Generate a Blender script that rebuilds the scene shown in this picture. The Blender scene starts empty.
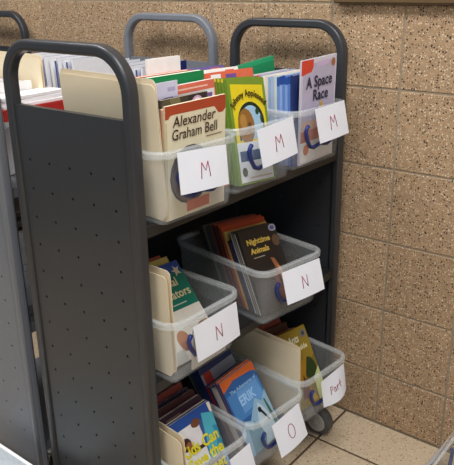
import bpy, math, random
from mathutils import Matrix, Vector
random.seed(7)
R = math.radians
scn = bpy.context.scene
C = scn.collection

def lin(c):
    return tuple(((v/255)/12.92 if v/255 <= .04045 else ((v/255+.055)/1.055)**2.4) for v in c)

# ------------------------------------------------------------------ camera, world, lights, exposure
cd = bpy.data.cameras.new('camera'); cam = bpy.data.objects.new('camera', cd); C.objects.link(cam)
cd.sensor_fit = 'HORIZONTAL'; cd.sensor_width = 36; cd.lens = 675.9/454*36; cd.clip_start = .02
yaw, pitch, roll = .6732, .3621, -.0168
fw = Vector((-math.sin(yaw)*math.cos(pitch), math.cos(yaw)*math.cos(pitch), -math.sin(pitch)))
rt = Vector((math.cos(yaw), math.sin(yaw), 0)); up = rt.cross(fw)
r2 = rt*math.cos(roll)+up*math.sin(roll); u2 = -rt*math.sin(roll)+up*math.cos(roll)
m = Matrix((r2, u2, -fw)).transposed().to_4x4(); m.translation = (.7129, -1.5876, 1.2509)
cam.matrix_world = m
scn.camera = cam

w = bpy.data.worlds.new('world'); scn.world = w; w.use_nodes = True
bg = w.node_tree.nodes['Background']; bg.inputs[0].default_value = (.86, .93, 1, 1); bg.inputs[1].default_value = .17

def area(name, loc, sx, sy, power, col=(1, .98, .96), rot=(0, 0, 0)):
    l = bpy.data.lights.new(name, 'AREA'); l.shape = 'RECTANGLE'; l.size = sx; l.size_y = sy; l.energy = power; l.color = col
    o = bpy.data.objects.new(name, l); C.objects.link(o); o.location = loc; o.rotation_euler = rot
    return o
area('ceiling_lamp', (.75, -1.1, 2.75), 1.2, .6, 33)
area('ceiling_lamp', (-1.3, -1.1, 2.75), 1.2, .6, 27)
area('ceiling_lamp', (.75, -3.2, 2.75), 1.2, .6, 28)
area('window_daylight', (3.4, -3.0, 1.9), 2.2, 1.6, 9, (.80, .90, 1), (0, R(90), R(0)))

scn.cycles.transparent_max_bounces = 40   # many clear plastic walls in a row
vs = scn.view_settings
vs.view_transform = 'Standard'; vs.look = 'None'; vs.exposure = 0.5; vs.gamma = 1; vs.use_curve_mapping = False

# ------------------------------------------------------------------ materials
def newmat(name):
    mt = bpy.data.materials.new(name); mt.use_nodes = True
    return mt, mt.node_tree, mt.node_tree.nodes['Principled BSDF']
_cache = {}
def pm(name, c, rough=.5, spec=.5, var=.06, scale=40, metal=0, bump=0):
    key = (name, c, rough)
    if key in _cache: return _cache[key]
    mt, nt, b = newmat(name)
    n = nt.nodes.new('ShaderNodeTexNoise'); n.inputs['Scale'].default_value = scale; n.inputs['Detail'].default_value = 4
    tc = nt.nodes.new('ShaderNodeTexCoord'); nt.links.new(tc.outputs['Object'], n.inputs['Vector'])
    mx = nt.nodes.new('ShaderNodeMix'); mx.data_type = 'RGBA'
    L = lin(c)
    mx.inputs[6].default_value = (*[v*(1-var*2) for v in L], 1); mx.inputs[7].default_value = (*[min(1, v*(1+var*2)) for v in L], 1)
    nt.links.new(n.outputs['Fac'], mx.inputs[0]); nt.links.new(mx.outputs[2], b.inputs['Base Color'])
    b.inputs['Roughness'].default_value = rough; b.inputs['Specular IOR Level'].default_value = spec; b.inputs['Metallic'].default_value = metal
    if bump:
        bp = nt.nodes.new('ShaderNodeBump'); bp.inputs['Strength'].default_value = bump; bp.inputs['Distance'].default_value = .001
        nt.links.new(n.outputs['Fac'], bp.inputs['Height']); nt.links.new(bp.outputs[0], b.inputs['Normal'])
    _cache[key] = mt
    return mt
def ink(c, rough=.45): return pm('print_ink', c, rough, .35, .04, 60)

def speckle(name, base, dark, light, s1, s2, rough, varr=.12, d_thr=.32, l_thr=.30, blotch=None):
    mt, nt, b = newmat(name); N = nt.nodes.new; K = nt.links.new
    tc = N('ShaderNodeTexCoord'); oi = N('ShaderNodeObjectInfo')
    ad = N('ShaderNodeVectorMath'); ad.operation = 'ADD'
    sc = N('ShaderNodeVectorMath'); sc.operation = 'SCALE'; sc.inputs[3].default_value = 37
    cmb = N('ShaderNodeCombineXYZ')
    for i in range(3): K(oi.outputs['Random'], cmb.inputs[i])
    K(cmb.outputs[0], sc.inputs[0]); K(tc.outputs['Object'], ad.inputs[0]); K(sc.outputs[0], ad.inputs[1])
    nz = N('ShaderNodeTexNoise'); nz.inputs['Scale'].default_value = 90; nz.inputs['Detail'].default_value = 8; nz.inputs['Roughness'].default_value = .75
    K(ad.outputs[0], nz.inputs['Vector'])
    rp = N('ShaderNodeValToRGB'); L = lin(base)
    rp.color_ramp.elements[0].position = .3; rp.color_ramp.elements[0].color = (*[v*(1-varr*2.6) for v in L], 1)
    rp.color_ramp.elements[1].position = .7; rp.color_ramp.elements[1].color = (*[min(1, v*(1+varr*2)) for v in L], 1)
    K(nz.outputs['Fac'], rp.inputs[0])
    cur = rp.outputs[0]
    for s, col, thr, seed in ((s1, dark, d_thr, 0), (s2, light, l_thr, 9), (s1*1.9, light, l_thr*.9, 4), (s2*1.7, dark, d_thr*.8, 15)):
        v = N('ShaderNodeTexVoronoi'); v.inputs['Scale'].default_value = s; v.inputs['Randomness'].default_value = 1
        o2 = N('ShaderNodeVectorMath'); o2.operation = 'ADD'; o2.inputs[1].default_value = (seed, seed*2, seed*3); K(ad.outputs[0], o2.inputs[0]); K(o2.outputs[0], v.inputs['Vector'])
        sx = N('ShaderNodeSeparateColor'); K(v.outputs['Color'], sx.inputs[0])
        lt = N('ShaderNodeMath'); lt.operation = 'LESS_THAN'; lt.inputs[1].default_value = thr; K(v.outputs['Distance'], lt.inputs[0])
        g = N('ShaderNodeMath'); g.operation = 'GREATER_THAN'; g.inputs[1].default_value = .62; K(sx.outputs[0], g.inputs[0])
        mu = N('ShaderNodeMath'); mu.operation = 'MULTIPLY'; K(lt.outputs[0], mu.inputs[0]); K(g.outputs[0], mu.inputs[1])
        mx = N('ShaderNodeMix'); mx.data_type = 'RGBA'; K(mu.outputs[0], mx.inputs[0]); K(cur, mx.inputs[6]); mx.inputs[7].default_value = (*lin(col), 1)
        cur = mx.outputs[2]
    hs = N('ShaderNodeHueSaturation'); K(cur, hs.inputs['Color'])
    mr = N('ShaderNodeMapRange'); mr.inputs[3].default_value = .92; mr.inputs[4].default_value = 1.07; K(oi.outputs['Random'], mr.inputs[0]); K(mr.outputs[0], hs.inputs['Value'])
    K(hs.outputs[0], b.inputs['Base Color'])
    b.inputs['Roughness'].default_value = rough
    bp = N('ShaderNodeBump'); bp.inputs['Strength'].default_value = .25; bp.inputs['Distance'].default_value = .001; K(nz.outputs['Fac'], bp.inputs['Height']); K(bp.outputs[0], b.inputs['Normal'])
    return mt

def plastic(name, tint, opac, rough):
    mt, nt, b = newmat(name); N = nt.nodes.new; K = nt.links.new
    b.inputs['Base Color'].default_value = (*tint, 1); b.inputs['Roughness'].default_value = rough; b.inputs['Specular IOR Level'].default_value = .5
    tr = N('ShaderNodeBsdfTransparent'); tr.inputs[0].default_value = (.97, .975, .98, 1)
    nz = N('ShaderNodeTexNoise'); nz.inputs['Scale'].default_value = 14
    mr = N('ShaderNodeMapRange'); mr.inputs[3].default_value = opac*.8; mr.inputs[4].default_value = opac*1.2; K(nz.outputs['Fac'], mr.inputs[0])
    mx = N('ShaderNodeMixShader'); K(mr.outputs[0], mx.inputs[0]); K(tr.outputs[0], mx.inputs[1]); K(b.outputs[0], mx.inputs[2])
    K(mx.outputs[0], nt.nodes['Material Output'].inputs['Surface'])
    return mt

M = dict(
    block=speckle('ground_face_block', (173, 143, 110), (60, 44, 34), (224, 204, 174), 145, 165, .8, .12, .33, .32),
    mortar=pm('mortar', (150, 136, 116), .9, .2, .1, 60, bump=.4),
    tile=speckle('beige_floor_tile', (200, 181, 154), (140, 112, 80), (226, 208, 178), 130, 150, .42, .05, .28, .25),
    grout=pm('floor_grout', (98, 80, 62), .9, .2, .1, 60),
    wood=pm('brown_wood', (96, 76, 50), .5, .4, .12, 20),
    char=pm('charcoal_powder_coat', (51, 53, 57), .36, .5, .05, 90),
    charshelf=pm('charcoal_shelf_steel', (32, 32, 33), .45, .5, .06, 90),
    grey=pm('blue_grey_powder_coat', (118, 122, 130), .4, .5, .04, 90),
    bin=plastic('clear_polypropylene', (.86, .9, .92), .085, .2),
    rim=plastic('clear_polypropylene_rim', (.88, .92, .93), .24, .25),
    blue=pm('navy_plastic', (30, 48, 112), .35, .5, .05, 40),
    paper=pm('white_paper', (234, 237, 246), .8, .2, .015, 30),
    pages=pm('book_pages', (226, 220, 208), .85, .2, .06, 300),
    manila=pm('manila_card', (244, 228, 196), .75, .25, .03, 12),
    redink=pm('red_marker_ink', (150, 40, 62), .6, .2, .05, 50),
    wheel=pm('grey_hub_plastic', (176, 174, 168), .6, .4, .06, 30),
    tyre=pm('dark_grey_tyre', (84, 83, 82), .6, .4, .06, 30),
    zinc=pm('zinc_steel', (176, 175, 170), .4, .5, .05, 40, .4),
    frost=plastic('frosted_white_plastic', (.90, .94, .97), .8, .3),
    frostrim=plastic('frosted_white_plastic_rim', (.95, .96, .98), .97, .3),
    dark=pm('black_rubber', (28, 27, 27), .6, .4, .05, 40),
)

# ------------------------------------------------------------------ mesh helpers
class MB:
    def __init__(s): s.v = []; s.f = []; s.mi = []; s.sm = []
    def add(s, vs_, fs, mi=0, smooth=False):
        o = len(s.v); s.v += [tuple(x) for x in vs_]
        for f in fs: s.f.append(tuple(i+o for i in f)); s.mi.append(mi); s.sm.append(smooth)
        return s
    def box(s, x0, y0, z0, x1, y1, z1, mi=0):
        v = [(x, y, z) for z in (z0, z1) for y in (y0, y1) for x in (x0, x1)]
        return s.add(v, [(0, 2, 3, 1), (4, 5, 7, 6), (0, 1, 5, 4), (2, 6, 7, 3), (0, 4, 6, 2), (1, 3, 7, 5)], mi)
    def bbox(s, x0, y0, z0, x1, y1, z1, b=.002, mi=0):
        # chamfered box
        v = []; 
        def ring(z, i): return [(x0+i, y0, z), (x1-i, y0, z), (x1, y0+i, z), (x1, y1-i, z), (x1-i, y1, z), (x0+i, y1, z), (x0, y1-i, z), (x0, y0+i, z)]
        def ring2(z, i): return [(min(max(x, x0+b), x1-b), min(max(y, y0+b), y1-b), z) for x, y, z in ring(z, i)]
        rings = [ring2(z0, b), ring(z0+b, b), ring(z1-b, b), ring2(z1, b)]
        return s.rings(rings, cap=True, mi=mi)
    def rings(s, rings, cap=True, mi=0, smooth=False, loop=False):
        n = len(rings[0]); v = [p for r in rings for p in r]; f = []
        k = len(rings)
        for a in range(k if loop else k-1):
            b_ = (a+1) % k
            for i in range(n): f.append((a*n+i, a*n+(i+1) % n, b_*n+(i+1) % n, b_*n+i))
        s.add(v, f, mi, smooth)
        if cap and not loop:
            s.add(rings[0], [tuple(range(n-1, -1, -1))], mi); s.add(rings[-1], [tuple(range(n))], mi)
        return s
    def tube(s, pts, r, n=8, mi=0, prof=None, smooth=True):
        pts = [Vector(p) for p in pts]; rings = []; pu = None
        for i, p in enumerate(pts):
            t = (pts[min(i+1, len(pts)-1)]-pts[max(i-1, 0)]).normalized()
            if pu is None:
                a = Vector((0, 0, 1)) if abs(t.z) < .9 else Vector((1, 0, 0)); pu = t.cross(a).normalized()
            u = (pu-t*pu.dot(t)).normalized(); pu = u; w_ = t.cross(u)
            rings.append([tuple(p+u*r*math.cos(2*math.pi*k/n)+w_*r*math.sin(2*math.pi*k/n)) for k in range(n)])
        return s.rings(rings, True, mi, smooth)
    def lathe(s, prof, axis='y', c=(0, 0, 0), n=20, mi=0):
        rings = []
        for r, h in prof:
            rg = []
            for k in range(n):
                a = 2*math.pi*k/n; p = {'y': (r*math.cos(a), h, r*math.sin(a)), 'z': (r*math.cos(a), r*math.sin(a), h), 'x': (h, r*math.cos(a), r*math.sin(a))}[axis]
                rg.append((p[0]+c[0], p[1]+c[1], p[2]+c[2]))
            rings.append(rg)
        return s.rings(rings, True, mi, True)
    def mesh(s, name, mats):
        me = bpy.data.meshes.new(name); me.from_pydata(s.v, [], s.f)
        for mt in (mats if isinstance(mats, (list, tuple)) else [mats]): me.materials.append(mt)
        me.polygons.foreach_set('material_index', s.mi); me.polygons.foreach_set('use_smooth', s.sm); me.update()
        import bmesh
        bm = bmesh.new(); bm.from_mesh(me); bmesh.ops.remove_doubles(bm, verts=bm.verts, dist=1e-6); bmesh.ops.recalc_face_normals(bm, faces=bm.faces); bm.to_mesh(me); bm.free()
        return me
    def build(s, name, mats, parent=None):
        return link(name, s.mesh(name, mats), parent)
def link(name, data, parent=None):
    o = bpy.data.objects.new(name, data); C.objects.link(o)
    if parent is not None: o.parent = parent
    return o
def thing(name, label, cat, mat=None, group=None):
    o = bpy.data.objects.new(name, None); C.objects.link(o); o.empty_display_size = .05
    o['label'] = label; o['category'] = cat
    if group: o['group'] = group
    if mat is not None: o.matrix_world = mat
    return o
def rr(cx, cy, hx, hy, r, z, n=5):
    out = []
    for (sx, sy, a0) in ((1, 1, 0), (-1, 1, 90), (-1, -1, 180), (1, -1, 270)):
        for k in range(n+1):
            a = R(a0+90*k/n); out.append((cx+sx*(hx-r)+r*math.cos(a), cy+sy*(hy-r)+r*math.sin(a), z))
    return out

# ------------------------------------------------------------------ room shell
def struct(o): o['kind'] = 'structure'; return o
CW, RH, Z1 = .1985, .2032, .9803
wall = struct(MB().box(-3.4, .0018, -.02, 3.4, .2, 2.9).build('wall_back', M['mortar']))
blk = {}
def block_mesh(h):
    if h not in blk:
        g = .0026
        b = MB().bbox(g, -.0, g, CW-g, .03, h-g, .0015); blk[h] = b.mesh('block', M['block'])
    return blk[h]
zs = [(0., Z1-4*RH)]
zs += [(Z1+(k-4)*RH, RH) for k in range(0, 10)]
for c in range(-12, 8):
    for z, h in zs:
        if z > 2.3: continue
        o = link('block', block_mesh(round(h, 5)), wall); o.location = (c*CW, 0, z)
floor = struct(MB().box(-3.4, -4.4, -.1, 3.4, .0, -.003).build('floor', M['grout']))
TS = .3048; gt = .004
tm = MB().bbox(gt, gt, -.01, TS-gt, TS-gt, 0, .0015).mesh('tile', M['tile'])
X0, Y0 = -.098, -.168
tmh = MB().bbox(gt, gt, -.01, TS-gt, .168-.003, 0, .0015).mesh('tile', M['tile'])
for i in range(-7, 6):
    o = link('tile', tmh, floor); o.location = (X0+i*TS, Y0, 0)
    for j in range(1, 11):
        o = link('tile', tm, floor); o.location = (X0+i*TS, Y0-j*TS, 0)
tr = MB().bbox(-.185, -.022, Z1+RH+.001, 1.6, -.001, Z1+RH+.06, .003).build('trim_1', M['wood']); struct(tr)

# ------------------------------------------------------------------ book carts
def loop_frame(W, H, y0, y1, z0=.06, tw=.022, rad=.085):
    # rounded flat tube bent to an upside down U in the XZ plane, x from 0 to W
    path = [(0+tw/2, z0)]; hw = tw/2; r = rad-hw
    nn = 16
    path.append((hw, H-rad))
    for k in range(1, nn+1):
        a = R(180-90*k/nn); path.append((rad+r*math.cos(a), H-rad+r*math.sin(a)))
    for k in range(0, nn+1):
        a = R(90-90*k/nn); path.append((W-rad+r*math.cos(a), H-rad+r*math.sin(a)))
    path.append((W-hw, z0))
    rings = []; ym = (y0+y1)/2; hd = (y1-y0)/2
    for i, (x, z) in enumerate(path):
        a = path[max(i-1, 0)]; b = path[min(i+1, len(path)-1)]
        t = Vector((b[0]-a[0], b[1]-a[1])).normalized(); nrm = Vector((-t.y, t.x))
        rg = []
        for px, py, _ in rr(0, 0, hw, hd, .0065, 0, 3):
            rg.append((x+nrm.x*px, ym+py, z+nrm.y*px))
        rings.append(rg)
    b = MB().rings(rings, True, 0, True)
    n = len(rings[0])
    for q in range(len(b.sm)-2):
        if (q % n) % 4 == 3: b.sm[q] = False
    b.sm[-1] = b.sm[-2] = False
    return b
def perforated(x0, x1, z0, z1, y0, y1, hx, hz, r=.0032):
    # sheet with real round holes; grid cells around hole centres
    b = MB()
    def cuts(lo, hi, cs, p):
        e = [lo]+[c-p/2 for c in cs]+[cs[-1]+p/2, hi]; return e
    p = abs(hx[1]-hx[0]); ex = cuts(x0, x1, hx, p); ez = cuts(z0, z1, hz, p)
    for i in range(len(ex)-1):
        for j in range(len(ez)-1):
            a0, a1, c0, c1 = ex[i], ex[i+1], ez[j], ez[j+1]
            if 0 < i < len(ex)-2 and 0 < j < len(ez)-2:
                cx, cz = hx[i-1], hz[j-1]
                sq = [(a1, cz), (a1, c1), (cx, c1), (a0, c1), (a0, cz), (a0, c0), (cx, c0), (a1, c0)]
                ho = [(cx+r*math.cos(R(45*k)), cz+r*math.sin(R(45*k))) for k in range(8)]
                for y in (y0, y1):
                    v = [(x, y, z) for x, z in sq+ho]
                    b.add(v, [(k, (k+1) % 8, 8+(k+1) % 8, 8+k) for k in range(8)])
                v = [(x, y0, z) for x, z in ho]+[(x, y1, z) for x, z in ho]
                b.add(v, [(k, (k+1) % 8, 8+(k+1) % 8, 8+k) for k in range(8)])
            else:
                for y in (y0, y1):
                    b.add([(a0, y, c0), (a1, y, c0), (a1, y, c1), (a0, y, c1)], [(0, 1, 2, 3)])
    b.add([(x0, y0, z1), (x1, y0, z1), (x1, y1, z1), (x0, y1, z1)], [(0, 1, 2, 3)])
    b.add([(x0, y0, z0), (x1, y0, z0), (x1, y1, z0), (x0, y1, z0)], [(0, 1, 2, 3)])
    return b
S1, S2, S3 = .824, .486, .148
def cart(label, group, xl, W, ya, yb, H, mat, mshelf, back=False):
    t = thing('book_cart', label, 'book cart', Matrix.Translation((xl, ya, 0)), group)
    L = yb-ya; td = .027
    loop_frame(W, H, 0, td).build('end_frame', mat, t)
    loop_frame(W, H, L-td, L).build('end_frame', mat, t)
    p = .0617; hx = [W/2-.0035+p*(k-2) for k in range(5)]; hz = [.910-p*k for k in range(12, -1, -1)]
    panel = perforated(.0225, W-.0225, .07, 1.02, .006, .018, hx, hz).build('end_panel', mat, t)
    p2 = link('end_panel', panel.data, t); p2.location = (0, L-td+.002, 0)
    if back: MB().bbox(.0095, .0285, .125, .0125, L-.0285, S1-.006, .001).build('added_dark_back', mshelf, t)  # unseen back sheet, added to darken the space behind the bins
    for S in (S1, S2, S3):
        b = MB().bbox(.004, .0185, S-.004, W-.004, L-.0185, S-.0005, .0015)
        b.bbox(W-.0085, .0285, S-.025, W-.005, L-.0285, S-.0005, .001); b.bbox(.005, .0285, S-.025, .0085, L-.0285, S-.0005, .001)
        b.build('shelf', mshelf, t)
    for i, (x, y, a) in enumerate(((.03, .045, 20), (W-.03, .045, 200), (.03, L-.045, 70), (W-.022, L-.104, -2))):
        cs = MB().bbox(-.025, -.025, .098, .025, .025, .104, .002).lathe([(.014, .088), (.016, .098)], 'z', (0, 0, 0), 14)
        cs = cs.build('caster', M['zinc'], t); cs.location = (x, y, 0); cs.rotation_euler = (0, 0, R(a)); cs.scale = (1.17, 1.17, 1.17)
        fk = MB()
        for s_ in (-1, 1):
            v = [(-.016, .082), (.018, .086), (.042, .045), (.036, .03), (.022, .034), (-.014, .070)]
            y0_, y1_ = (s_*.0165, s_*.0195); n = len(v)
            fk.rings([[(q[0], y0_, q[1]) for q in v], [(q[0], y1_, q[1]) for q in v]])
        fk.bbox(-.016, -.0195, .080, .020, .0195, .089, .002)
        fk.build('fork', M['zinc'], cs)
        wh = MB().lathe([(.026, -.013), (.034, -.012), (.0375, -.008), (.0375, .008), (.034, .012), (.026, .013)], 'y', (.030, 0, .0375), 24)
        wh.lathe([(.024, -.0135), (.026, -.0132), (.026, .0132), (.024, .0135)], 'y', (.030, 0, .0375), 24, 1).lathe([(.006, -.0205), (.008, -.020), (.008, .020), (.006, .0205)], 'y', (.030, 0, .0375), 12, 2)
        wh.build('wheel', [M['tyre'], M['wheel'], M['zinc']], cs)
    return t
YA, YB = -.796, -.038
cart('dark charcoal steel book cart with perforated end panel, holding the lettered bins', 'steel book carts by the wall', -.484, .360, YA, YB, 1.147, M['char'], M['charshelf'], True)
cart('blue-grey steel book cart standing behind the charcoal cart', 'steel book carts by the wall', -.907, .367, YA+.004, YB, 1.152, M['grey'], M['grey'])
cart('dark book cart farthest from the camera, only its loop handle showing at the left edge', 'steel book carts by the wall', -1.775, .358, YA, YB, 1.147, M['char'], M['charshelf'])

# ------------------------------------------------------------------ clear bins
def strokes(letter):
    T = {'M': [[(-.5, -.6), (-.42, .1), (-.36, .6)], [(-.36, .6), (-.15, .22), (.02, -.02), (.2, .4), (.3, .62)], [(.3, .62), (.4, .0), (.45, -.5)]],
         'N': [[(-.38, -.55), (-.34, .0), (-.3, .6)], [(-.3, .6), (0, .02), (.3, -.5)], [(.3, -.5), (.34, .1), (.36, .6)]],
         'O': [[(.36*math.cos(R(a)), .62*math.sin(R(a))) for a in range(0, 361, 20)]],
         'Part': [[(-.95, -.5), (-.9, .45)], [(-.9, .45), (-.7, .5), (-.6, .3), (-.7, .08), (-.92, .0)],
                  [(-.25, .12), (-.42, .15), (-.5, -.1), (-.42, -.38), (-.25, -.3), (-.2, .1), (-.18, -.4)],
                  [(.05, .15), (.06, -.4)], [(.06, -.05), (.18, .14), (.32, .12)],
                  [(.62, .55), (.6, -.3), (.72, -.4)], [(.42, .14), (.84, .18)]]}
    return T.get(letter, [])
def make_bin(label, x, y, yawd, S, W=.222, paper=None, letter=None, D=.33, H=.14, T=.016, rot=None, mats=None, group='clear plastic book bins'):
    x += (.022-T)*math.cos(R(yawd)); y += (.022-T)*math.sin(R(yawd)); mb, mr_ = mats or (M['bin'], M['rim'])
    mt = Matrix.Translation((x, y, S)) @ Matrix.Rotation(R(yawd), 4, 'Z')
    t = thing('plastic_bin', label, 'bin', mt, group)
    cx = T-D/2; n = 5
    def ring(ins, z, r): return rr(cx, 0, D/2-ins, W/2-ins, r, z, n)
    k = lambda z: T-(T-.006)*z/(H-.012)
    o = [ring(T+.005, 0, .012), ring(T+.001, .004, .015), ring(k(.02), .02, .017), ring(k(.07), .07, .022), ring(.006, H-.012, .032), ring(.006, H-.002, .032)]
    i = [ring(.0085, H-.002, .030), ring(.0085, H-.012, .030), ring(k(.07)+.002, .07, .020), ring(k(.02)+.002, .02, .015), ring(T+.0035, .006, .013), ring(T+.007, .003, .010)]
    MB().rings(o+i, True, 0, True).build('tub', mb, t)
    rm = [ring(.0055, H-.013, .0325), ring(.001, H-.013, .036), ring(0, H-.010, .037), ring(0, H-.002, .037), ring(.0015, H, .036), ring(.0095, H, .029), ring(.0095, H-.004, .029), ring(.0055, H-.004, .0325)]
    MB().rings(rm, False, 0, False, True).build('rim', mr_, t)
    # swinging bail handle on the front
    fx = lambda z: (T-k(z)) + .0055
    pts = []
    for yy, zz, e in ((-.052, .112, -.001), (-.056, .110, 0), (-.060, .100, 0), (-.052, .080, 0), (-.040, .062, 0), (-.026, .057, 0), (-.012, .060, 0), (0, .063, 0), (.012, .060, 0), (.026, .057, 0), (.040, .062, 0), (.052, .080, 0), (.060, .100, 0), (.056, .110, 0), (.052, .112, -.001)):
        zz -= .011; pts.append((fx(zz)+e, yy*1.05, zz))
    MB().tube(pts, .0048, 8).build('bail_handle', M['blue'], t)
    if paper:
        y0, zt, w_, hh, swing, ro, curl = paper
        nx, ny = 6, 8; b = MB(); v = []; f = []; sw, ro = R(swing), R(ro)
        def P(a, s, off=0):
            q = a*w_; g = s*hh
            return (T+.0045+math.sin(sw)*g+curl*.010*math.sin(a*3.1)*s+off, y0+q*math.cos(ro)+g*math.sin(ro)*math.cos(sw), zt+q*math.sin(ro)-g*math.cos(sw)*math.cos(ro))
        for off in (0, .0003):
            for j in range(ny+1):
                for q in range(nx+1): v.append(P(q/nx, j/ny, off))
        N_ = (nx+1)*(ny+1)
        for j in range(ny):
            for q in range(nx):
                a = j*(nx+1)+q; f.append((a, a+1, a+nx+2, a+nx+1)); f.append((N_+a, N_+a+nx+1, N_+a+nx+2, N_+a+1))
        for j in range(ny):
            for q in (0, nx):
                a = j*(nx+1)+q; f.append((a, a+nx+1, N_+a+nx+1, N_+a))
        for q in range(nx):
            for a in (q, ny*(nx+1)+q): f.append((a, a+1, N_+a+1, N_+a))
        pl = b.add(v, f, 0, False).build('paper_label', M['paper'], t); pl['label'] = 'white paper label'
        # strip of clear tape at the top edge
        if letter:
            st = MB(); sc = hh*.33 if letter != 'Part' else hh*.27
            for s_ in strokes(letter):
                pp = []
                for (a, c_) in s_:
                    yy = (a*sc*(1.0 if letter != 'Part' else 1.2))/w_+.52; zz = .52-c_*sc/hh*1.0
                    p_ = P(min(max(yy, .03), .97), zz, .0009); pp.append(p_)
                st.tube(pp, .0008, 5)
            st.build('handwriting', M['redink'], pl)
    return t
BINS = {}
def B(key, *a, **k): BINS[key] = (a[1], a[2], a[3], a[4]); return make_bin(*a, **k)
B('M1', 'clear bin of books labelled M nearest the camera on the top shelf', -.10, -.659, -4, S1, paper=(-.072, .138, .128, .076, 8, -3.6, .2), letter='M')
B('M2', 'clear bin labelled M in the middle of the top shelf, with the yellow book', -.110, -.432, -4, S1, paper=(-.048, .132, .121, .081, 8, 4.8, .2), letter='M')
B('M3', 'clear bin labelled M at the wall end of the top shelf', -.113, -.208, -4, S1, paper=(-.042, .139, .121, .080, 11, 2.5, .2), letter='M')
B('N1', 'clear bin labelled N nearest the camera on the middle shelf', -.098, -.656, -1.5, S2, paper=(-.057, .123, .134, .078, 6, 1.4, .3), letter='N')
B('N2', 'clear bin labelled N farther along the middle shelf, turned slightly outward', -.086, -.352, -9, S2, paper=(-.055, .131, .132, .077, 16, -1, .2), letter='N')
B('Q', 'clear bin on the bottom shelf nearest the camera, partly cut off by the frame', -.068, -.668, -6, S3, W=.212, paper=(.022, .116, .065, .08, 10, 8, .3))
B('O', 'clear bin labelled O in the middle of the bottom shelf', -.056, -.453, -6, S3, W=.212, paper=(-.040, .116, .100, .090, 14, 8, .4), letter='O')
B('P', 'clear bin with a crumpled handwritten label at the wall end of the bottom shelf', -.056, -.2385, -6, S3, W=.212, paper=(-.033, .120, .100, .080, 4, 6.5, 1.6), letter='Part')
# blue-grey cart
for i, yy in enumerate((-.655, -.425, -.195)):
    B('A%d' % i, 'clear bin on the top shelf of the blue-grey cart, '+('nearest the camera', 'in the middle', 'nearest the wall')[i], -.575, yy, 0, S1)
B('A3', 'clear bin on the middle shelf of the blue-grey cart, glimpsed between the carts', -.575, -.655, 0, S2)
B('C0', 'clear bin on the top shelf of the farthest cart', -1.46, -.19, 0, S1)
# two bins on the floor
B('F0', 'frosted white empty bin on the floor in front of the blue-grey cart', -.44, -.945, 0, 0, W=.222, mats=(M['frost'], M['frostrim']))
B('F1', 'clear bin on the tiled floor against the block wall, cut off by the frame', .286, -.170, 180, 0, paper=(-.085, .136, .125, .10, 24, -4, .5))

# ------------------------------------------------------------------ manila folders
def folder(label, x_front, y, S, L, h, gap=.006, yawd=0, lean=0, tab=False, group='manila folders', r=.012):
    mt = Matrix.Translation((x_front, y, S)) @ Matrix.Rotation(R(yawd), 4, 'Z') @ Matrix.Rotation(R(lean), 4, 'X')
    t = thing('manila_folder', label, 'folder', mt, group)
    for k, hh in ((0, h-.009), (1, h)):
        out = [(-.014, .004), (-.004, .012), (0, .026)]
        for q in range(5): a = R(90*q/4); out.append((-r+r*math.cos(a), hh-r+r*math.sin(a)))
        if tab and k:
            out += [(-L*.30, hh), (-L*.33, hh+.012), (-L*.62, hh+.012), (-L*.65, hh)]
        for q in range(5): a = R(90+90*q/4); out.append((-L+r+r*math.cos(a), hh-r+r*math.sin(a)))
        out += [(-L, .026), (-L+.004, .012), (-L+.014, .004)]
        y0 = k*gap; n = len(out)
        MB().rings([[(p[0], y0, p[1]) for p in out], [(p[0], y0+.0009, p[1]) for p in out]]).build('leaf', M['manila'], t)
    # rounded fold along the bottom
    pr = [(0, .0045), (gap*.25, .001), (gap*.5, 0), (gap*.75, .001), (gap+.0009, .0045), (gap*.75, .002), (gap*.5, .001), (gap*.25, .002)]
    MB().rings([[(-.014, a, z) for a, z in pr], [(-L+.014, a, z) for a, z in pr]]).build('fold', M['manila'], t)
    return t
folder('cream manila folder standing along the near side of the first M bin', -.1015, -.7400, S1+.0037, .278, .262, .0028, -4, 3.5)
folder('manila folder standing in the near N bin', -.106, -.7390, S2+.0037, .250, .238, .010, -1.5, 2)
folder('manila folder in the near bottom bin beside the yellow-lettered book', -.080, -.7440, S3+.0037, .25, .214, .008, -6, 3)
folder('large manila folder standing in the bottom bin nearest the wall', -.070, -.3150, S3+.0037, .255, .228, .004, -6, 2)
folder('manila folder standing in the blue-grey cart, seen through the near handle', -.612, -.605, S1+.0037, .20, .262, .006, 0, 0)

# ------------------------------------------------------------------ books
def ell(cy, cz, ry, rz, n=18): return [(cy+ry*math.cos(2*math.pi*k/n), cz+rz*math.sin(2*math.pi*k/n)) for k in range(n)]
def rec(a, b, c, d): return [(a, b), (c, b), (c, d), (a, d)]
def text_mesh(body, size, bold=0, align='LEFT', warp=None, sx=1, shear=0, spacing=1):
    cu = bpy.data.curves.new('title', 'FONT'); cu.body = body; cu.size = size; cu.offset = bold; cu.align_x = align; cu.space_line = spacing; cu.shear = shear; cu.resolution_u = 3
    o = bpy.data.objects.new('title', cu); C.objects.link(o); bpy.context.view_layer.update()
    me = bpy.data.meshes.new_from_object(o.evaluated_get(bpy.context.evaluated_depsgraph_get()))
    bpy.data.objects.remove(o); bpy.data.curves.remove(cu)
    for v in me.vertices:
        x, y = v.co.x*sx, v.co.y
        if warp: x, y = warp(x, y)
        v.co = (0, x, y)
    return me
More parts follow.
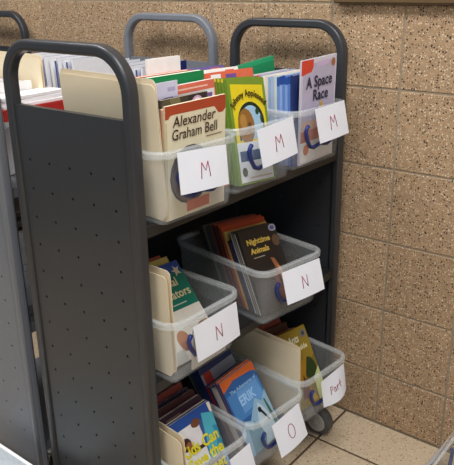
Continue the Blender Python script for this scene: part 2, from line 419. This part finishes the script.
def book_matrix(x, y, yawd, tilt, roll, w, h, t, S):
    yw, ti, ro = R(yawd), R(tilt), R(roll)
    ex = Vector((-math.sin(yw), math.cos(yw), 0)); n = Vector((math.cos(yw), math.sin(yw), 0)); z = Vector((0, 0, 1))
    u = math.cos(ti)*z-math.sin(ti)*n; n2 = math.cos(ti)*n+math.sin(ti)*z
    e2 = ex*math.cos(ro)+u*math.sin(ro); uu = -ex*math.sin(ro)+u*math.cos(ro)
    mt = Matrix((n2, e2, uu)).transposed().to_4x4()
    mn = min((a*n2+b_*e2+c_*uu).z for a in (0, -t) for b_ in (0, w) for c_ in (0, h))
    g = -mn*math.tan(ti)
    mt.translation = (x-n.x*g, y-n.y*g, S-mn)
    return mt
def book(name, label, x, y, yawd, tilt, roll, w, h, t, S, cover, spine=None, top=None, group=None, art=(), titles=(), back=None, tip=None):
    """cover on local +x, spine on local y=0; origin = lower spine corner of the front cover"""
    mt = book_matrix(x, y, yawd, tilt, roll, w, h, t, S)
    tt = thing(name, label, 'book', mt, group)
    ct = .0007
    b = MB()
    b.box(-ct, 0, 0, 0, w, h, 0); b.box(-t, 0, 0, -t+ct, w, h, 2); b.box(-t+ct, 0, 0, -ct, ct, h, 1)
    if tip: b.box(-t-.0001, -.0002, h*(1-tip[1]), .0002, .0018, h+.0002, 3)
    mats = [ink(cover), ink(spine or cover), ink(back or cover)] + ([ink(tip[0])] if tip else [])
    cv = b.build('cover', mats, tt)
    MB().box(-t+ct, ct, .0008, -ct, w-.0012, h-.0008).build('pages', M['pages'], tt)
    if art:
        b = MB(); mats = []; 
        for i, (col, poly) in enumerate(art):
            mats.append(ink(col)); o = .00012*(i+1)
            pts = [(p[0]*w, p[1]*h) for p in poly]
            pts = [(min(max(a, .0002), w-.0002), min(max(c_, .0002), h-.0002)) for a, c_ in pts]
            b.add([(o, a, c_) for a, c_ in pts], [tuple(range(len(pts)))], i)
        b.build('cover_print', mats, cv)
    for (body, fy, fz, size, col, kw) in titles:
        me = text_mesh(body, size, **kw); me.materials.append(ink(col))
        o = link('title', me, cv); o.location = (.0002+.00012*len(art)+.0002, fy*w, fz*h)
    return tt
def advance(x, y, yawd, tilt, d):
    """step back from the cover by d (thickness already over cos(tilt))"""
    return x-math.cos(R(yawd))*d, y-math.sin(R(yawd))*d
def stack(x, y, yawd, tilt, roll, S, items):
    """items: dicts front to back; each leans on the one in front"""
    for it in items:
        it = dict(it); t = it.pop('t'); dy = it.pop('dy', 0); gap = it.pop('gap', .0006); w_ = it.pop('w'); h_ = it.pop('h'); tl = it.pop('tilt', tilt); rl = it.pop('roll', roll)
        yy = it.pop('yaw', yawd); nm = it.pop('name', 'paperback_book')
        book(nm, it.pop('label'), x-math.sin(R(yy))*dy, y+math.cos(R(yy))*dy, yy, tl, rl, w_, h_, t, S, **it)
        x, y = advance(x, y, yawd, tl, t/math.cos(R(tl))+gap)

F = .0035
WHITE = (228, 226, 222)
# --- near M bin
bell_art = [((176, 74, 44), [(0, .89), (.05, .89), (.08, .915), (.12, .92), (.80, .915), (.84, .88), (.88, .85), (.95, .85), (1, .88), (1, 1), (0, 1)]),
            ((206, 194, 156), rec(.0, 0, .03, .86)),
            ((64, 42, 48), ell(.40, .37, .34, .265)), ((110, 92, 90), ell(.38, .34, .28, .21)), ((70, 60, 66), ell(.42, .3, .12, .14)), ((205, 104, 74), rec(.33, .03, .72, .13)), ((150, 120, 96), rec(.66, .665, .93, .675)), ((222, 216, 206), rec(.75, .02, .98, .3))]
stack(-.1075, -.7365, -4, -3.5, 1.0, S1+F, [
    dict(label='cream biography titled Alexander Graham Bell with a red-brown top band', name='picture_book', w=.156, h=.215, t=.005, cover=(230, 221, 190), spine=(222, 200, 160), art=bell_art,
         titles=[('Alexander', .11, .815, .0275, (70, 30, 24), dict(sx=.95, shear=.12, bold=.0002)), ('Graham Bell', .09, .705, .0275, (62, 28, 24), dict(sx=.86, shear=.05, bold=.0002))]),
    dict(label='salmon-edged cream book directly behind the inventor biography', w=.158, h=.209, t=.006, cover=(224, 212, 190), spine=(214, 140, 104), tilt=-3)])
stack(-.1235, -.7345, -4, -1.5, 1, S1+F, [
    dict(label='book with brown wildlife photographs and a round purple badge on its top edge', w=.120, h=.222, t=.006, cover=(66, 56, 48), dy=.008,
         art=[((120, 112, 78), ell(.30, .95, .12, .08)), ((92, 84, 60), ell(.12, .93, .11, .08)), ((40, 34, 34), rec(.58, .6, .98, .995)), ((196, 160, 190), ell(.77, .93, .12, .055)), ((232, 222, 232), ell(.77, .93, .08, .038)), ((150, 90, 150), ell(.77, .93, .03, .02))], tilt=-2),
    dict(label='pale lilac booklet sticking up beside the manila folders', w=.062, h=.250, t=.003, cover=(206, 204, 226), dy=.0, tilt=-1, art=[((176, 168, 205), rec(.6, .93, .9, .96)), ((120, 84, 130), rec(.45, .86, .8, .89))]),
    dict(label='salmon-topped book with purple and orange patterned cover', w=.124, h=.240, t=.006, dy=.038, cover=(236, 232, 230), tilt=-1,
         art=[((224, 116, 92), rec(0, .93, 1, 1)), ((246, 200, 180), rec(.2, .955, .85, .967)), ((120, 90, 160), rec(.35, .86, .95, .90)), ((226, 122, 80), ell(.5, .83, .12, .03)), ((96, 84, 150), ell(.75, .82, .16, .03)), ((210, 90, 90), ell(.6, .78, .2, .02))]),
    dict(label='violet-banded book peeking out beside the salmon-topped book', w=.12, h=.236, t=.006, dy=.012, cover=(118, 72, 148), tilt=-1, art=[((236, 232, 238), rec(0, .0, 1, .93))]),
    dict(label='tall bright green book in the near M bin', w=.142, h=.258, t=.014, dy=.006, cover=(18, 132, 74), spine=(16, 120, 68), tilt=0, roll=0),
    dict(label='light blue and white booklet behind the tall green book', w=.15, h=.256, t=.006, dy=.0, cover=(150, 186, 222), tilt=0, roll=0, tip=((232, 236, 240), .05)),
    dict(label='red-orange book with white lettering marks in the near M bin', w=.135, h=.258, t=.012, dy=.0, cover=(214, 74, 46), tilt=0, roll=0, art=[((240, 238, 232), rec(.1, .93, .18, .97)), ((240, 238, 232), rec(.24, .93, .3, .97)), ((60, 150, 110), rec(.45, .9, .9, .99))]),
    dict(label='teal book near the back of the first M bin', w=.14, h=.248, t=.010, dy=.004, cover=(36, 128, 140), tilt=0, roll=0),
    dict(label='peach-covered book with red stripes at the back of the first M bin', w=.15, h=.250, t=.010, dy=.002, cover=(232, 190, 168), tilt=0, roll=0, art=[((200, 64, 58), rec(.02, .9+.02*k, .2, .91+.02*k)) for k in range(4)]),
    dict(label='white booklet last in the near M bin', w=.085, h=.282, t=.006, dy=.055, cover=(236, 234, 232), tilt=0, roll=0, gap=.02),
    dict(label='pale pink book at the very back of the first M bin', w=.145, h=.246, t=.010, dy=-.002, cover=(228, 200, 196), tilt=0, roll=0),
])
# --- middle M bin
def arcw(rad):
    def f(x, y):
        a = x/rad; return ((rad+y)*math.sin(a), (rad+y)*math.cos(a)-rad)
    return f
apple_art = [((226, 204, 36), [(.07, .03), (.93, .03), (.93, .93), (.07, .955)]),
             ((24, 44, 34), [(.16, .42)]+[(.52-.36*math.cos(R(a)), .58+.20*math.sin(R(a))) for a in range(0, 181, 15)]+[(.88, .42)]),
             ((160, 196, 222), [(.2, .42)]+[(.52-.30*math.cos(R(a)), .56+.185*math.sin(R(a))) for a in range(0, 181, 15)]+[(.82, .42)]),
             ((146, 100, 44), ell(.37, .55, .22, .17)), ((176, 130, 62), ell(.30, .60, .09, .07)), ((96, 64, 30), ell(.46, .53, .05, .06)), ((36, 66, 40), ell(.70, .68, .05, .03)), ((36, 66, 40), ell(.80, .61, .035, .04)),
             ((226, 232, 236), rec(.05, .02, .95, .40)), ((34, 72, 122), rec(.1, .22, .95, .32)), ((52, 56, 52), ell(.17, .12, .07, .045)), ((196, 178, 168), rec(.3, .05, .9, .065))]
ap = dict(w=.118, h=.222, t=.0042, cover=(118, 146, 48), spine=(96, 134, 44))
MIDDLE = (
      [dict(label='yellow picture book with green border and arched title in the middle M bin', name='picture_book', art=apple_art,
            titles=[('Johnny Appleseed', .50, .835, .0195, (40, 30, 22), dict(align='CENTER', warp=arcw(.062), sx=.80, bold=.0004))], **ap)] +
      [dict(label='green-edged copy stacked right behind the yellow picture book', group='green copies behind the yellow book', dy=-.0015*(k % 2), tip=((210, 190, 50), .03) if k % 2 else None, **ap) for k in range(6)])

cols = [((222, 104, 76), 'salmon'), ((236, 234, 238), 'white'), ((126, 84, 156), 'purple'), ((230, 132, 84), 'orange'), ((238, 236, 230), 'ivory'), ((150, 170, 205), 'grey-blue'), ((214, 92, 72), 'brick-red'), ((240, 206, 190), 'blush'), ((112, 96, 160), 'violet'), ((226, 226, 236), 'pearl')]
MIDDLE += [dict(label=c[1]+' book standing behind the green copies in the middle M bin', w=.150-.004*(k % 3), h=.238-.005*((k*5) % 4), t=.010, dy=-.012+.004*(k % 3), cover=c[0], roll=-1,
      art=[((236, 232, 236), rec(.1, .92, .3, .98)), ((110, 80, 150), rec(.4, .9, .62, .97)), ((214, 110, 80), rec(.7, .92, .9, .98))] if k % 2 == 0 else [((190, 70, 80), rec(.15, .93, .4, .97)), ((90, 110, 150), rec(.5, .92, .85, .98))]) for k, c in enumerate(cols)]
stack(-.1145, -.500, -4, 13.0, -4, S1+F, MIDDLE)
# --- far M bin
space_art = [((214, 210, 226), rec(.0, .02, 1, .97)), ((190, 184, 208), rec(.04, .04, .97, .955)), ((218, 74, 52), [(.0, .86), (.28, .88), (.33, .92), (.33, .995), (0, .995)]), ((210, 188, 222), rec(.42, .92, .78, .965)), ((170, 110, 70), ell(.9, .93, .06, .04)),
             ((222, 178, 150), rec(.05, .28, .95, .42)), ((110, 140, 190), ell(.48, .47, .08, .06)), ((238, 226, 210), ell(.58, .48, .07, .09)), ((214, 170, 90), ell(.58, .555, .05, .03)), ((170, 70, 50), ell(.74, .45, .1, .03)), ((60, 70, 90), ell(.66, .42, .06, .02)),
             ((196, 104, 66), rec(.02, .2, .98, .33)), ((232, 230, 230), rec(.02, .02, .98, .22)), ((206, 110, 50), ell(.18, .14, .08, .055))]
sp = dict(w=.139, h=.245, t=.0045)
blues = [((36, 52, 104), 'navy', None), ((86, 122, 190), 'blue', ((40, 76, 150), .08)), ((128, 160, 214), 'light blue', ((44, 80, 156), .08)), ((96, 134, 200), 'medium blue', ((40, 76, 150), .09)), ((140, 170, 220), 'sky blue', ((40, 76, 150), .09)), ((110, 146, 206), 'soft blue', ((46, 84, 160), .10)),
         ((206, 214, 206), 'grey-green', None), ((168, 188, 216), 'powder blue', None), ((150, 176, 212), 'dusty blue', None), ((232, 222, 206), 'ivory', None), ((238, 232, 220), 'cream', None), ((156, 170, 206), 'orange-tipped blue', ((226, 108, 66), .10)), ((150, 160, 200), 'steel blue', ((226, 108, 66), .10)), ((92, 70, 120), 'purple', None), ((50, 42, 84), 'dark violet', None), ((206, 206, 214), 'silver-grey', None)]
stack(-.1205, -.2665, -4, -2.2, 2.2, S1+F, [
    dict(label='lavender picture book titled A Space Race in the far M bin', name='picture_book', cover=(216, 212, 226), spine=(200, 196, 216), art=space_art,
         titles=[('A Space', .13, .735, .036, (38, 36, 62), dict(sx=.88, bold=.0007)), ('Race', .32, .605, .036, (38, 36, 62), dict(sx=.88, bold=.0007))], **sp)] )
stack(-.1265, -.2815, -4, -1, .4, S1+F, [
    dict(label=c[1]+' spined thin book filed behind the lavender book in the far M bin', w=.146, h=.212-.002*(k % 3)-.0006*k, t=.0098 if k in (7, 10) else .0072, cover=c[0], tip=c[2], tilt=1.0) for k, c in enumerate(blues)])
book('picture_book', 'green book leaning up behind the blue row in the far M bin', -.262, -.286, -3, 4, 5, .15, .226, .006, S1+F, (28, 140, 92), art=[((40, 160, 108), rec(0, .95, 1, 1))])

# --- near N bin
anim_art = [((0, 112, 92), rec(0, .50, 1, .90)), ((48, 84, 164), rec(0, .88, 1, 1)), ((226, 222, 212), rec(0, 0, 1, .50)), ((220, 210, 180), [(.86, .955), (.90, .92), (.97, .93), (.93, .89), (.97, .845), (.90, .86), (.85, .83), (.855, .88), (.80, .90), (.86, .91)]),
            ((134, 98, 56), ell(.88, .26, .15, .05)), ((84, 60, 38), ell(.80, .235, .06, .035)), ((176, 138, 88), ell(.93, .28, .07, .03)), ((176, 110, 60), ell(.38, .20, .12, .10)), ((150, 84, 44), ell(.36, .14, .08, .05)), ((190, 188, 184), rec(.0, .0, .3, .12)), ((196, 206, 196), rec(.5, .545, .78, .556))]
stack(-.117, -.716, -1.5, 42, -3, S2+F, [
    dict(label='green and blue animal book leaning back in the near N bin', name='picture_book', w=.145, h=.214, t=.005, cover=(226, 222, 212), spine=(40, 80, 150), art=anim_art,
         titles=[('Animal', .80, .745, .028, (218, 206, 160), dict(align='RIGHT', sx=.95, bold=.0005)), ('Predators', .95, .615, .028, (218, 206, 160), dict(align='RIGHT', sx=.95, bold=.0005))]),
    dict(label='yellow-topped book behind the green animal book', w=.130, h=.226, t=.006, dy=.0, cover=(206, 186, 104)),
    dict(label='faded pink-red book at the back of the near N bin', w=.12, h=.228, t=.008, dy=.0, cover=(176, 84, 74)),
    dict(label='dark brown book last in the near N bin', w=.13, h=.206, t=.010, dy=.0, cover=(62, 46, 40))])
book('paperback_book', 'pale book with an orange round badge against the front of the near N bin', -.0995, -.690, -1.5, -4, 0, .105, .095, .004, S2+F, (214, 210, 204), art=[((206, 120, 44), ell(.16, .42, .1, .14)), ((150, 60, 60), rec(.1, .6, .6, .95)), ((50, 66, 130), rec(.25, .75, .5, .98))])

# --- far N bin
night_art = [((58, 46, 40), rec(.02, .02, .98, .5)), ((150, 92, 58), [(.62, .62), (.72, .60), (.96, .26), (.97, .12), (.88, .10), (.74, .34)]), ((196, 130, 84), [(.72, .52), (.78, .50), (.95, .22), (.92, .14), (.84, .24)]), ((112, 60, 42), [(.58, .46), (.66, .46), (.72, .12), (.60, .10)]),
             ((96, 74, 54), ell(.90, .80, .1, .07)), ((40, 34, 32), ell(.92, .6, .09, .12)), ((170, 160, 142), rec(.2, .655, .5, .665))]
def bk(col, nm, **k): return dict(label=nm, cover=col, **k)
stack(-.099, -.4275, -7, 29, -4, S2+F, [
    dict(label='dark book titled Nighttime Animals leaning back in the far N bin', name='picture_book', w=.126, h=.208, t=.007, cover=(36, 29, 26), spine=(60, 54, 50), art=night_art+[((172, 168, 190), ell(.90, .955, .1, .042)), ((84, 92, 140), ell(.90, .955, .065, .026))],
         titles=[('Nighttime', .13, .82, .019, (216, 184, 84), dict(sx=1.02, bold=.0007)), ('Animals', .17, .71, .019, (216, 184, 84), dict(sx=1.02, bold=.0007))]),
    bk((52, 46, 44), 'dark white-striped copy close behind the night animal book', w=.126, h=.204, t=.006, spine=(186, 180, 170), group='dark striped copies in the far N bin'),
    bk((52, 46, 44), 'dark white-striped copy close behind the night animal book', w=.126, h=.204, t=.006, spine=(150, 144, 138), group='dark striped copies in the far N bin'),
    bk((52, 46, 44), 'dark white-striped copy close behind the night animal book', w=.126, h=.204, t=.006, spine=(186, 180, 170), group='dark striped copies in the far N bin'),
    bk((34, 44, 86), 'navy book behind the striped copies in the far N bin', w=.132, h=.178, t=.007, spine=(40, 54, 104)),
    bk((58, 40, 46), 'maroon-black book in the middle of the far N bin', w=.132, h=.176, t=.008, spine=(70, 50, 56)),
    bk((206, 172, 92), 'mustard-topped book under the orange covers', w=.145, h=.196, t=.006, spine=(190, 160, 110)),
    bk((196, 70, 32), 'bright orange-red book, frontmost of the orange ones', w=.150, h=.206, t=.007, spine=(150, 84, 60)),
    bk((170, 60, 32), 'rust-orange book, second of the orange ones', w=.150, h=.206, t=.012, spine=(74, 58, 54)),
    bk((150, 52, 32), 'deep rust book, third of the orange ones', w=.146, h=.206, t=.010, spine=(58, 50, 50)),
    bk((130, 44, 32), 'brick-brown book, rearmost of the orange ones', w=.146, h=.204, t=.010, spine=(96, 90, 86)),
    bk((60, 62, 62), 'charcoal book behind the orange ones in the far N bin', w=.14, h=.196, t=.012, spine=(70, 76, 74)),
    bk((84, 86, 78), 'olive-grey book near the back of the far N bin', w=.14, h=.196, t=.010, spine=(110, 112, 100)),
    bk((44, 48, 52), 'blackish book last in the far N bin', w=.14, h=.190, t=.014, spine=(50, 56, 60)),
])
# --- near bottom bin
kid_art = [((34, 76, 152), rec(0, .86, 1, 1)), ((226, 226, 224), rec(.0, .40, .62, .88)), ((78, 176, 196), [(.62, .40), (1, .40), (1, .86), (.74, .92)]), ((48, 140, 176), [(.85, .3), (1, .3), (1, .7), (.9, .72)]), ((116, 70, 48), ell(.55, .86, .11, .05)), ((224, 220, 224), ell(.48, .72, .15, .1)),
           ((58, 36, 28), ell(.20, .70, .13, .075)), ((150, 92, 62), ell(.26, .66, .07, .06)), ((60, 44, 38), [(.28, .62), (.6, .60), (.62, .56), (.3, .57)]), ((36, 38, 34), rec(0, 0, .92, .40)), ((140, 170, 214), rec(.90, 0, 1, .34)), ((230, 216, 210), [(.92, .99), (1, .99), (1, .86), (.94, .88)])]
stack(-.075, -.713, -4, 24, 1, S3+F, [
    dict(label='book with two people and yellow title Kids Can Save the Planet', name='picture_book', w=.124, h=.200, t=.006, cover=(60, 90, 150), art=kid_art,
         titles=[('Kids Can', .96, .56, .037, (226, 214, 44), dict(align='RIGHT', sx=.85, bold=.0012)), ('Save the', .97, .40, .037, (226, 214, 44), dict(align='RIGHT', sx=.85, bold=.0012)), ('Planet', .93, .24, .037, (226, 214, 44), dict(align='RIGHT', sx=.85, bold=.0012))]),
    bk((66, 34, 46), 'maroon book right behind the yellow-titled book', w=.126, h=.196, t=.012, art=[((110, 78, 80), rec(.1, .93, .5, .95))], gap=.006),
    bk((52, 30, 50), 'dark plum book in the near bottom bin', w=.126, h=.200, t=.014, art=[((140, 110, 100), rec(.1, .93, .45, .945))], gap=.004),
    bk((74, 36, 42), 'wine-red book in the near bottom bin', w=.126, h=.205, t=.014, gap=.004),
    bk((46, 44, 74), 'dull indigo book in the near bottom bin', w=.126, h=.205, t=.010),
    bk((142, 58, 54), 'faded red book at the back of the near bottom bin', w=.12, h=.216, t=.012, dy=-.002),
    bk((40, 34, 36), 'black book last in the near bottom bin', w=.13, h=.204, t=.012)])
# --- middle bottom bin
ev_art = [((210, 100, 42), [(0, .86), (.35, .93), (.86, .90), (.90, .85), (1, .85), (1, 1), (0, 1)]), ((44, 92, 152), [(0, 0), (1, 0), (1, .86), (.86, .9), (.35, .93), (0, .86)]), ((70, 126, 184), rec(.03, .45, .97, .80)), ((98, 150, 204), [(.3, .78), (.9, .78), (.95, .52), (.28, .50)]),
          ((142, 178, 202), [(.0, .0), (.0, .30), (.2, .42), (.34, .38), (.5, .48), (.66, .58), (.8, .50), (1, .60), (1, 0)]), ((182, 204, 216), [(.4, .0), (.5, .3), (.68, .52), (.8, .4), (.95, .15), (.9, 0)]), ((96, 140, 160), [(.1, .0), (.2, .34), (.3, .24), (.4, .36), (.5, .3), (.55, .1), (.45, 0)]), ((70, 104, 84), [(.86, .5), (.9, .5), (.97, .2), (1, .02), (.9, .02)]),
          ((24, 28, 36), ell(.66, .42, .05, .035)), ((24, 28, 36), [(.64, .42), (.70, .42), (.82, .24), (.79, .22)])]
evc = dict(w=.130, h=.200, t=.007)
stack(-.079, -.505, -1, 29.5, 2.0, S3+F, [
    dict(label='blue mountain adventure book with an orange top band in the O bin', name='picture_book', cover=(52, 100, 158), spine=(70, 84, 130), art=ev_art,
         titles=[('The Adventures of', .14, .79, .0125, (150, 190, 228), dict(sx=1.05, bold=.0003)), ('ERIK', .27, .60, .033, (150, 194, 236), dict(sx=.9, bold=.0012))], **evc),
    bk((206, 98, 42), 'orange-topped copy behind the blue mountain book', spine=(64, 84, 140), **evc),
    bk((214, 206, 196), 'cream-spined thin book behind the orange-topped copies', w=.126, h=.178, t=.009, spine=(214, 204, 196), group='cream-spined books in the O bin'),
    bk((214, 206, 196), 'cream-spined thin book behind the orange-topped copies', w=.126, h=.177, t=.009, spine=(200, 186, 180), group='cream-spined books in the O bin'),
    bk((44, 56, 100), 'navy spined book between the cream and red ones in the O bin', w=.126, h=.176, t=.008),
    bk((140, 42, 46), 'red-spined book in the O bin', w=.126, h=.172, t=.009, spine=(150, 44, 52)),
    bk((40, 56, 112), 'tall dark blue book with a red tag and grey strip in the O bin', w=.126, h=.212, t=.010, art=[((150, 156, 176), [(.0, .80), (1, .80), (1, .93), (0, .93)]), ((196, 60, 48), rec(.06, .80, .28, .93))]),
    bk((48, 66, 110), 'slate-blue book behind the red-tagged one in the O bin', w=.126, h=.206, t=.012),
    bk((36, 42, 70), 'dark navy book near the back of the O bin', w=.126, h=.208, t=.012, spine=(60, 74, 100)),
    bk((66, 70, 70), 'grey-spined book near the back of the O bin', w=.126, h=.204, t=.008, spine=(120, 126, 122)),
    bk((34, 40, 48), 'black-blue book last in the O bin', w=.126, h=.204, t=.012)])
# --- far bottom bin
ant_art = [((150, 126, 40), [(0, .2), (.5, .4), (1, .6), (1, 1), (0, 1)]), ((44, 66, 30), ell(.72, .44, .22, .15)), ((176, 132, 36), [(.3, .5), (.75, .62), (.5, .35), (.3, .3)]), ((96, 40, 26), [(.2, .1), (.45, .4), (.5, .1)]), ((206, 214, 150), [(.75, .30), (1, .42), (1, 0), (.7, 0)]), ((190, 150, 46), [(.3, .02), (.55, .2), (.68, .02)]), ((120, 122, 124), ell(.86, .9, .1, .055)), ((60, 62, 66), ell(.86, .9, .05, .03))]
stack(-.080, -.283, -4, 29, -4, S3+F, [
    dict(label='olive and yellow insect book titled Ants in the bottom bin by the wall', name='picture_book', w=.122, h=.207, t=.005, cover=(128, 108, 38), art=ant_art,
         titles=[('Ants', .30, .82, .030, (232, 226, 196), dict(sx=.78, bold=.0008, shear=.15)), ('Inside', .50, .71, .020, (226, 218, 180), dict(sx=.95, bold=.0006))]),
    bk((120, 84, 44), 'tan-brown book behind the insect book', w=.12, h=.186, t=.012, gap=.010, dy=-.004),
    bk((150, 84, 44), 'orange-brown book in the bottom bin by the wall', w=.115, h=.190, t=.010, gap=.010, dy=-.004),
    bk((84, 48, 36), 'dark russet book in the bottom bin by the wall', w=.11, h=.200, t=.012, gap=.008, dy=-.004),
    bk((150, 70, 60), 'dull red book last in the bottom bin by the wall', w=.11, h=.206, t=.010, dy=-.004)])

# --- blue-grey cart contents
def row(x, y, n, S, label, group, cols_, w=.15, h=.205, t=.011, tilt=3, gap=.003, kinds=None):
    for k in range(n):
        c = cols_[k % len(cols_)]
        book('booklet', label.replace('booklet', 'booklet '+(kinds or ['']*9)[k % len(cols_)], 1) if kinds else label, x, y+.003*((k*7) % 3), 0, tilt+((k*3) % 4)*.6, 0, w, h-.004*((k*5) % 3), t, S+F, c[0], spine=c[1], back=c[2] if len(c) > 2 else None, group=group)
        x -= t+gap
wb = [((236, 236, 240), (232, 232, 240), (40, 60, 120)), ((228, 232, 244), (60, 84, 150)), ((240, 240, 240), (236, 236, 236), (190, 200, 220))]
row(-.605, -.505, 14, S1, 'white booklet in the middle top bin of the blue-grey cart', 'white booklets on the blue-grey cart', wb, h=.242, t=.008, gap=.009, kinds=['with navy back', 'with blue spine', 'with pale grey back'])
row(-.605, -.275, 14, S1, 'white booklet in the wall-end top bin of the blue-grey cart', 'white booklets by the wall on the blue-grey cart', wb, h=.198, t=.008, gap=.009, kinds=['with navy back', 'with blue spine', 'with pale grey back'])
book('picture_book', 'navy book standing among the white booklets on the blue-grey cart', -.592, -.272, 0, 0, 0, .15, .205, .010, S1+F, (28, 44, 110))
row(-.625, -.733, 9, S1, 'white booklet in the near top bin of the blue-grey cart', 'white booklets in the near bin of the blue-grey cart', [((238, 236, 236), (226, 224, 226)), ((230, 228, 232), (60, 60, 70))], w=.115, h=.205, t=.010, gap=.010, kinds=['with white spine', 'with dark spine'])
row(-.62, -.73, 8, S2, 'booklet on the middle shelf of the blue-grey cart', 'booklets on the middle shelf', [((226, 226, 232), (222, 222, 230)), ((60, 56, 60), (40, 40, 44)), ((150, 120, 100), (120, 90, 70))], w=.14, h=.19, t=.010, gap=.012, kinds=['all white', 'in black covers', 'in brown covers'])
# red book lying flat on the near bin of the blue-grey cart, loose sheets on it
tt = thing('picture_book', 'red book lying flat across the near bin of the blue-grey cart', 'book', Matrix.Translation((-.562, -.752, S1+.1405)) @ Matrix.Rotation(R(0), 4, 'Z'))
MB().box(-.055, 0, 0, 0, .19, .001).box(-.055, 0, .0225, 0, .19, .0235).box(-.0012, 0, .001, 0, .19, .0225).build('cover', ink((178, 40, 34)), tt)
MB().box(-.054, .001, .001, -.0013, .189, .0225).build('pages', M['pages'], tt)
for k, (dx, a, lab) in enumerate(((0, 2, 'lower'), (-.008, -3, 'middle'), (-.004, 5, 'top'))):
    s_ = MB().bbox(-.055, 0, 0, 0, .17, .008, .001).build('paper_stack', pm('white_paper', (238, 236, 238), .8, .2, .02, 30))
    s_.matrix_world = Matrix.Translation((-.566+dx, -.745, S1+.1405+.0238+.0083*k)) @ Matrix.Rotation(R(a*.3), 4, 'Z')
    s_['label'] = lab+' bundle of white sheets lying on the red book'; s_['category'] = 'papers'
# farthest cart
for k, (c, n_) in enumerate((((40, 84, 170), 'bright blue'), ((60, 120, 200), 'sky blue'), ((34, 64, 140), 'royal blue'))):
    book('picture_book', n_+' book in the farthest cart at the left edge', -1.50-.05*k, -.265, 0, 2, 0, .15, .235, .03, S1+F, c, tip=((160, 196, 236), .1))
